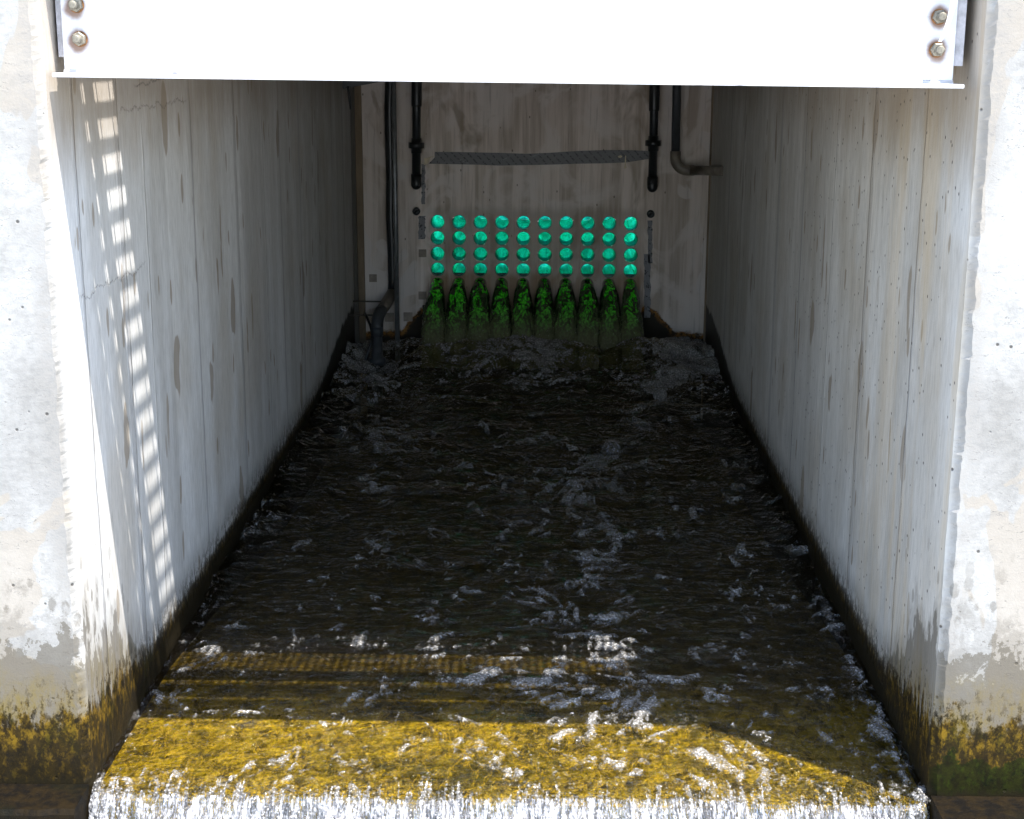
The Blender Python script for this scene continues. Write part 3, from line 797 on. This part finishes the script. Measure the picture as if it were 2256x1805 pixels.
for r_ in range(NR):
    vs, fs = ring_tube(0.035, PIPE_LEN[r_], PR-0.0015)
    body_src = MB().add(vs, fs, True)
    # one sleeve joint inside the pipe
    vs, fs = ring_tube(PIPE_LEN[r_]*0.72, PIPE_LEN[r_]*0.72+0.02, PR-0.004); body_src.add(vs, fs, True)
    cv, cf = cap_disc(PIPE_LEN[r_], PR-0.0016); body_src.add(cv, cf, True)
    lip_src = MB(); LD = [0.10, 0.23, 0.15, 0.05][r_]
    vs, fs = ring_tube(-0.004, LD, PR-0.0012, 40, 2); lip_src.add(vs, fs, True)
    vs, fs = ring_tube(-0.004, LD, PR-0.0032, 40, 2); lip_src.add(vs, fs, True)
    lip_src.add([((PR-(0.0012 if k < 40 else 0.0032))*math.cos(2*math.pi*k/40), -0.004, (PR-(0.0012 if k < 40 else 0.0032))*math.sin(2*math.pi*k/40)) for k in range(80)],
                [(k, (k+1) % 40, 40+(k+1) % 40, 40+k) for k in range(40)], True)
    me_b = me_l = me_w = None
    for c_ in range(NX):
        cx, cz = cols[r_*10+c_]
        p = empty('green_pipe', (cx, YB, cz))
        p.rotation_euler = (R(random.uniform(-0.5, 0.5)), 0, R(random.uniform(-0.6, 0.6)))
        tag(p, f'glowing green pipe mouth, {NTH[c_]} in the {ROWS[r_]}', 'pipe', 'green pipes set in rows in the back wall')
        if me_b is None:
            b = body_src.build('pipe_body', M['green'], p); l = lip_src.build('shaded_pipe_lip', M['green_shaded_lip'], p); me_b, me_l = b.data, l.data
            if r_ == 3:                       # water standing in the bottom row
                hz = -0.56*PR; hw = math.sqrt(PR**2-hz**2)-0.006
                wv = [(-hw, 0.012, hz), (hw, 0.012, hz), (hw, 0.93, hz), (-hw, 0.93, hz)]
                pr_ = [(-hw, 0.012, hz)]+[(PR*0.88*math.cos(a), 0.012, PR*0.88*math.sin(a)) for a in np.linspace(math.pi+0.60, 2*math.pi-0.60, 14)]+[(hw, 0.012, hz)]
                wmb = MB().add(wv, [(0, 1, 2, 3)]).add(pr_, [tuple(range(len(pr_)))])
                gg = G('still_green_water'); me_w = wmb.build('standing_water', gg.base((0.004, 0.05, 0.018), 0.05, 0, None, 0.9), p).data
        else:
            for nm, me in (('pipe_body', me_b), ('shaded_pipe_lip', me_l)) + ((('standing_water', me_w),) if me_w else ()):
                o = bpy.data.objects.new(nm, me); COL.objects.link(o); o.parent = p
# grey mortar filling between the pipes at the far face of the wall, so that only pipes let light in
def mortar():
    vs = []; fs = []
    for side_y in (6.40, 6.54):
        pass
    mb = MB()
    xe = [HX0]+[(cols[i][0]+cols[i+1][0])/2 for i in range(9)]+[HX1]
    N = 32
    for r in range(4):
        for c in range(10):
            cx, cz = cols[r*10+c]
            zt = HZ1 if r == 0 else (cols[(r-1)*10+c][1]+cz)/2; zb = HZ0 if r == 3 else (cols[(r+1)*10+c][1]+cz)/2
            x0, x1 = xe[c], xe[c+1]; ring = []; out = []
            for k in range(N):
                a = 2*math.pi*(k+0.5)/N; ca, sa = math.cos(a), math.sin(a)
                t = min(((x1 if ca > 0 else x0)-cx)/ca, ((zt if sa > 0 else zb)-cz)/sa)
                ring.append((cx+(PR+0.002)*ca, 6.5, cz+(PR+0.002)*sa)); out.append((cx+t*ca, 6.5, cz+t*sa))
            vs = ring+out+[(x0, 6.5, zb), (x1, 6.5, zb), (x1, 6.5, zt), (x0, 6.5, zt)]
            fs = [(k, (k+1) % N, N+(k+1) % N, N+k) for k in range(N)]
            for q, (ax, _, az) in enumerate(vs[2*N:]):
                ang = (math.atan2(az-cz, ax-cx)/(2*math.pi)*N-0.5) % N; k = int(ang)
                fs.append((N+k, N+(k+1) % N, 2*N+q))
            mb.add(vs, fs)
    return mb.build('mortar', M['back'])
child(mortar(), bwall)

# ------------------------------------------------------------------ water jets
for c_ in range(NX):
    u = c_/9
    jx = bw(963.5, 631)[0]*(1-u)+bw(1388.0, 634)[0]*u
    zt = bw(964, 610.5)[1]*(1-u)+bw(1389, 613.5)[1]*u               # crown of the jet at the pipe
    nt_, na = 90, 44
    T, A = np.meshgrid(np.linspace(0, 1, nt_), np.linspace(-0.12, math.pi+0.12, na), indexing='ij')
    yy = 0.46*T                                                    # distance thrown
    drop = 0.02*T+0.49*T**1.75
    vj = random.Random(40+c_); k1, k2 = vj.uniform(0.7, 1.25), vj.uniform(0.75, 1.3)
    halfw = 0.047+0.019*k1*sst(T, 0.05, 0.40*k2)+0.019*sst(T, 0.35, 0.72)
    thick = 0.050+0.012*T
    nn = fbm(A*3.0+c_*13, T*9+c_*5, 4, 0.6)-0.5; n3 = fbm(A*8+c_*7, T*26+c_, 3, 0.6)-0.5
    amp = sst(T, 0.10, 0.5)
    rad = 1+amp*(nn*0.30+n3*0.16)
    wob = (fbm(T*3+c_*11, T*0+c_*2.3, 3)-0.5)*0.03*T
    ca = np.cos(A); Px = jx+wob-np.sign(ca)*np.abs(ca)**0.9*halfw*rad
    out = np.sin(A)*thick*rad
    ang = np.arctan2(0.03+0.46*1.75*np.maximum(T, 1e-3)**0.75, 0.46)
    Py = YB-yy-out*np.sin(ang)*0.9
    Pz = zt-0.050-drop+out*np.cos(ang)
    j = grid_object('water_jet', np.stack([Px, Py, Pz], -1), np.sin(np.clip(A, 0, math.pi)), M['jet'], T)
    tag(j, f'green lit jet of water pouring from the back wall, {NTH[c_]} of ten', 'water jet', 'water jets below the green pipes')

# ------------------------------------------------------------------ pipes hung on the back wall
def capped_pipe(px_top, px_bot, py_bot, py_joint, py_sleeve, label, tagplate=False):
    Y = 6.20
    xt, zt = bw(px_top, 160, Y); xb, zb = bw(px_bot, py_bot, Y)
    root = empty('capped_pipe', (xb, Y, zb)); tag(root, label, 'pipe', 'capped black pipes hanging on the back wall')
    def at(py):
        z = bw(px_bot, py, Y)[1]; f = (z-zb)/(zt-zb); return Vector((xb+(xt-xb)*f, Y, z))
    d = (at(160)-at(py_bot)).normalized(); topz = at(160)+d*0.35
    MBp = lambda: MB()
    child(MBp().cyl(at(py_bot)+d*0.03, topz, 0.0285, 24).build('pipe_body', M['black']), root)
    s_ = at(py_sleeve); child(MBp().tube([s_, s_+d*0.0, s_+d*0.012, topz], [0.030, 0.0335, 0.035, 0.035], 24).build('sleeve', M['black']), root)
    jn = at(py_joint)
    k = MBp().tube([jn-d*0.055, jn-d*0.052, jn-d*0.02, jn-d*0.02, jn+d*0.017, jn+d*0.017, jn+d*0.045, jn+d*0.046], [0.030, 0.035, 0.035, 0.053, 0.053, 0.035, 0.034, 0.030], 8).build('union_nut', M['black']); child(k, root)
    if tagplate:
        t_ = MB().box(jn.x-0.006, jn.x+0.012, jn.y-0.058, jn.y-0.052, jn.z-0.014, jn.z+0.012).build('size_plate', M['recess']); t_.parent = k; t_.matrix_parent_inverse = Matrix.Translation(-root.location)
    e = at(py_bot); pts = [e+d*0.10, e+d*0.10, e+d*0.03]; rd = [0.030, 0.035, 0.035]
    for i in range(1, 7):
        a = i/6*math.pi/2; pts.append(e+d*(0.03-0.034*math.sin(a))); rd.append(max(0.035*math.cos(a), 0.002))
    child(MBp().tube(pts, rd, 24).build('end_cap', M['black']), root)
    return root
capped_pipe(918, 917, 417, 320, 235, 'black capped pipe hanging left of the tape, without a plate on its union')
capped_pipe(1443, 1437, 423, 315, 245, 'black capped pipe hanging at the right end of the tape, pale plate on its union', True)

# grey elbow pipe on the right
Y = 6.20
root = empty('elbow_pipe', (bw(1488, 375)[0], Y, bw(1488, 375)[1])); tag(root, 'grey drain pipe turning by an elbow into the right channel wall', 'pipe')
xa, za = bw(1491, 160, Y); xb, zb = bw(1488, 345, Y); xe_, ze_ = bw(1535, 375, Y)
child(MB().cyl((xa, Y, za+0.3), (xb, Y, zb), 0.0285, 24).build('pipe_body', M['grey_pvc']), root)
pts = [(xb, Y, zb+0.035), (xb, Y, zb+0.034), (xb, Y, zb-0.01)]
cr = zb-0.01-ze_
for i in range(1, 9):
    a = i/8*math.pi/2; pts.append((xb+cr*(1-math.cos(a)), Y-0.02*math.sin(a), zb-0.01-cr*math.sin(a)))
pts += [(xe_-0.02, Y-0.02, ze_), (xe_-0.019, Y-0.02, ze_)]
child(MB().tube(pts, [0.03]+[0.035]*(len(pts)-2)+[0.03], 24).build('elbow', M['brown_pvc']), root)
child(MB().cyl((xe_-0.03, Y-0.02, ze_), tuple(on(1596, 377, 0, 1.228)), 0.031, 24).build('side_pipe', M['brown_pvc']), root)

# conduit, dark hose pipe and drop pipe on the left
Y = 6.16
a = bw(866.5, 160, Y); b = bw(876, 775, Y-0.03)
tag(MB().cyl((a[0], Y, a[1]+0.3), (b[0], Y-0.03, b[1]-0.08), 0.0165, 20).build('steel_conduit', M['galv']),
    'thin galvanised steel conduit running down into the foaming water on the left', 'conduit')
drop = empty('drop_pipe', (bw(832, 800, 5.75)[0], 5.75, -2.1)); tag(drop, 'dark drop pipe with bent grey lower end standing in the foam on the left', 'pipe')
Yp = 6.235
pp = [(bw(861, 160, Yp)[0], Yp, bw(861, 160, Yp)[1]+0.3)]
for px, py in ((860, 180), (858, 240), (859, 300), (862, 400), (861, 480), (865, 560), (866, 620), (865, 648)):
    q = bw(px, py, Yp); pp.append((q[0], Yp, q[1]))
child(MB().tube(pp, 0.0345, 24).build('pipe_body', M['black']), drop)
q0 = bw(865, 645, Yp); q1 = bw(848, 674, 6.02); q2 = bw(836, 690, 5.86); q3 = bw(831, 712, 5.78); q4 = bw(831, 740, 5.75)
P_ = lambda q, y: Vector((q[0], y, q[1]))
child(MB().tube([P_(q0, Yp), P_(q0, Yp), P_(q1, 6.02), P_(q2, 5.86)], [0.034, 0.039, 0.039, 0.037], 24).build('slanted_pipe', M['brown_pvc']), drop)
v0, v1 = P_(q2, 5.87), P_(q3, 5.78)
ctr = [P_(q1, 6.0)*0.35+v0*0.65, v0, v0*0.45+v1*0.55+Vector((0, -0.012, 0.008)), v1, P_(q4, 5.75)]
child(MB().tube(ctr, 0.040, 24).build('bend', M['grey_pvc']), drop)
low = P_(bw(831, 845, 5.74), 5.74)
child(MB().cyl(P_(q4, 5.75)+Vector((0, 0, 0.02)), low-Vector((0, 0, 0.1)), 0.034, 24).build('lower_pipe', M['grey_pvc']), drop)
un = P_(bw(831, 793, 5.745), 5.745); zv = Vector((0, 0, 1))
child(MB().tube([un-zv*0.075, un-zv*0.074, un-zv*0.03, un-zv*0.029, un+zv*0.012, un+zv*0.013, un+zv*0.05, un+zv*0.051], [0.03, 0.041, 0.041, 0.058, 0.058, 0.041, 0.039, 0.03], 10).build('union_nut', M['grey_pvc']), drop)
col1 = P_(bw(831, 731, 5.75), 5.75)
child(MB().tube([col1-zv*0.03, col1-zv*0.03, col1+zv*0.03, col1+zv*0.03], [0.03, 0.038, 0.038, 0.03], 24).build('collar', M['grey_pvc']), drop)
# clamp rods
for (pxa, pya, pxb, pyb, yy) in ((778, 664, 842, 665, 6.15), (760, 693, 826, 695, 5.95)):
    c0 = bw(pxa, pya, yy); c1 = bw(pxb, pyb, yy)
    o = MB().cyl((c0[0], yy, c0[1]), (c1[0], yy, c1[1]), 0.0055, 10).build('clamp_rod', M['strip']); child(o, drop)
    nb = MB().tube([(c0[0]-0.01, yy, c0[1]), (c0[0]+0.008, yy, c0[1])], 0.009, 6).build('rod_nut', M['smallbolt']); nb.parent = o; nb.matrix_parent_inverse = Matrix.Translation(-drop.location)
# thin cable looping behind the drop pipe
cb = []
for (px, py, yy) in ((804, 690, 5.95), (809, 700, 5.90), (816, 718, 5.86), (820, 735, 5.84), (819, 752, 5.82), (813, 770, 5.80), (806, 790, 5.78), (803, 806, 5.77), (802, 822, 5.76)):
    q = bw(px, py, yy); cb.append((q[0], yy, q[1]))
tag(MB().tube(cb, 0.0085, 12).build('thin_cable', M['black']), 'thin black cable looping behind the grey drop pipe in the foam', 'cable')
# dark bracket in the upper left corner with a hanging end of cable
br = empty('pipe_bracket', (-1.1, 5.9, -0.2)); tag(br, 'dark slanted steel bracket in the upper left corner under the beam', 'bracket')
q = [bw(748, 170, 5.9), bw(756, 196, 5.9), bw(835, 181, 5.9), bw(860, 160, 5.9), bw(748, 150, 5.9)]
vs = [(a_[0], 5.88, a_[1]) for a_ in q]+[(a_[0], 5.93, a_[1]) for a_ in q]
child(MB().add(vs, [(0, 1, 2, 3, 4), (9, 8, 7, 6, 5)]+[(i, i+5, (i+1) % 5+5, (i+1) % 5) for i in range(5)]).build('plate', M['black']), br)
hk = [bw(766, 190, 5.88), bw(768, 200, 5.88), bw(771, 220, 5.88), bw(773, 241, 5.88)]
child(MB().tube([(a_[0], 5.88, a_[1]) for a_ in hk], 0.008, 10).build('cable_end', M['black']), br)

# ------------------------------------------------------------------ beam across the mouth
TILT = R(0.33)
beam = empty('steel_beam', (0, 0.1, -0.08)); tag(beam, 'white painted steel channel beam bolted across the mouth of the channel', 'beam')
bl, br_ = on(143, 165, 1, 0.1)[0], on(2098, 185, 1, 0.1)[0]
fl, fr_ = on(121, 165, 1, 0.06)[0], on(2119, 190, 1, 0.06)[0]
zb = (on(121, 170, 1, 0.06)[2]+on(2119, 195, 1, 0.06)[2])/2
tl = (on(2119, 195, 1, 0.06)[2]-on(121, 170, 1, 0.06)[2])/(fr_-fl)
def tilt(mb):
    mb.v = [(x, y, z+tl*x) for x, y, z in mb.v]; return mb
child(tilt(MB().box(bl, br_, 0.100, 0.112, zb+0.0105, 0.235)).build('web', M['beam'], bevel=0.001), beam)
child(tilt(MB().box(fl, fr_, 0.035, 0.112, zb, zb+0.0105)).build('bottom_flange', M['beam'], bevel=0.002), beam)
child(tilt(MB().box(fl, fr_, 0.035, 0.112, 0.2352, 0.2452)).build('top_flange', M['beam'], bevel=0.002), beam)
root_fillet = MB().tube([(bl, 0.100, zb+0.0105), (br_, 0.100, zb+0.0105)], 0.009, 12); child(tilt(root_fillet).build('weld', M['beam']), beam)
M['bracket'] = plain('grey_primed_steel', (0.42, 0.41, 0.43), 0.5, 0.0, scale=30)
for s_, x0, x1, zlow in ((-1, on(129, 126, 1, 0.113)[0], bl+0.14, on(128, 126, 1, 0.113)[2]), (1, br_-0.14, on(2121, 146, 1, 0.113)[0], on(2110, 146, 1, 0.113)[2])):
    mb = MB().box(x0+(0.0 if s_ < 0 else 0), x1, 0.1135, 0.123, zlow, 0.23)
    mb.box(*((x0, x0+0.010) if s_ < 0 else (x1-0.010, x1)), 0.1235, 0.22, zlow, 0.23)
    child(mb.build('end_bracket', M['bracket'], bevel=0.001), beam)
bolt_me = nut_me = None
for i, (px, py) in enumerate(((166, 11), (174, 86), (2071, 37), (2066, 110))):
    p = on(px, py, 1, 0.09)
    b = empty('bolt', (p[0], 0.1, p[2])); b.parent = beam; b.matrix_parent_inverse = Matrix.Translation(-beam.location)
    b.rotation_euler = (0, R(13*i+7), 0); b.scale = (0.9, 0.95, 0.9)
    def sub(name, mb, mat):
        o = mb.build(name, mat, b); return o
    sub('washer', MB().tube([(0, 0.0, 0), (0, -0.003, 0)], 0.0225, 24), M['rust'])
    sub('nut', MB().tube([(0, -0.003, 0), (0, -0.003, 0), (0, -0.017, 0), (0, -0.019, 0)], [0.017, 0.0205, 0.0205, 0.0175], 6, smooth=False), M['bolt'])
    thr = [(0, -0.019, 0)]; rr = [0.0115]
    for k in range(10):
        thr.append((0, -0.020-0.002*k, 0)); rr.append(0.0118 if k % 2 else 0.0108)
    thr += [(0, -0.041, 0)]; rr += [0.0095]
    sub('shank', MB().tube(thr, rr, 18), M['bolt'])
# pale strap hanging in front of the right end of the beam
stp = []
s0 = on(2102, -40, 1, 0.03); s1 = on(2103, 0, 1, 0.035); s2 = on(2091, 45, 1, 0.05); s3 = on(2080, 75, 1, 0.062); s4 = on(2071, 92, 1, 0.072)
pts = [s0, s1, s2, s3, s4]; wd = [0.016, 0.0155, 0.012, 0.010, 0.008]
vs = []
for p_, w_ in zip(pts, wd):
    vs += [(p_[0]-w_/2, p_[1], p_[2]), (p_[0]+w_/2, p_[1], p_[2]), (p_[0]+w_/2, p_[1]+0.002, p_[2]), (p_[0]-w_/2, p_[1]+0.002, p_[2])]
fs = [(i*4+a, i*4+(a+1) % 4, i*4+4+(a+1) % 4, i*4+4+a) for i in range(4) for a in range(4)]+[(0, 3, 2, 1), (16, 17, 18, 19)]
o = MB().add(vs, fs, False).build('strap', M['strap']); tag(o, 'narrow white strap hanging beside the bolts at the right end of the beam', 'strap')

# ------------------------------------------------------------------ walkway deck above the channel
deck = empty('walkway_deck', (0, 3, 0.25)); tag(deck, 'steel walkway deck roofing the channel behind the beam, with an open grating strip', 'walkway')
D0 = 0.25
child(MB().box(-1.198, 1.198, 0.118, 0.226, D0, D0+0.008).build('edge_plate', M['deck']), deck)
child(MB().box(-1.198, 1.198, 0.258, 0.346, D0-0.006, D0+0.008).build('cover_strip', M['deck']), deck)
child(MB().box(-1.198, 1.198, 0.552, 6.8, D0-0.02, D0+0.06).build('deck_slab', M['ground']), deck)
g_ = MB(); xx = -1.19
while xx < 1.195:
    g_.box(xx-0.003, xx+0.003, 0.10, 0.56, D0+0.0085, D0+0.0385); xx += 0.030
gr = g_.build('bearing_bars', M['galv']); child(gr, deck)
g_ = MB()
for yy in (0.235, 0.372, 0.500):
    g_.cyl((-1.195, yy, D0+0.0125), (1.195, yy, D0+0.0125), 0.0042, 8)
child(g_.build('cross_rods', M['galv']), deck)
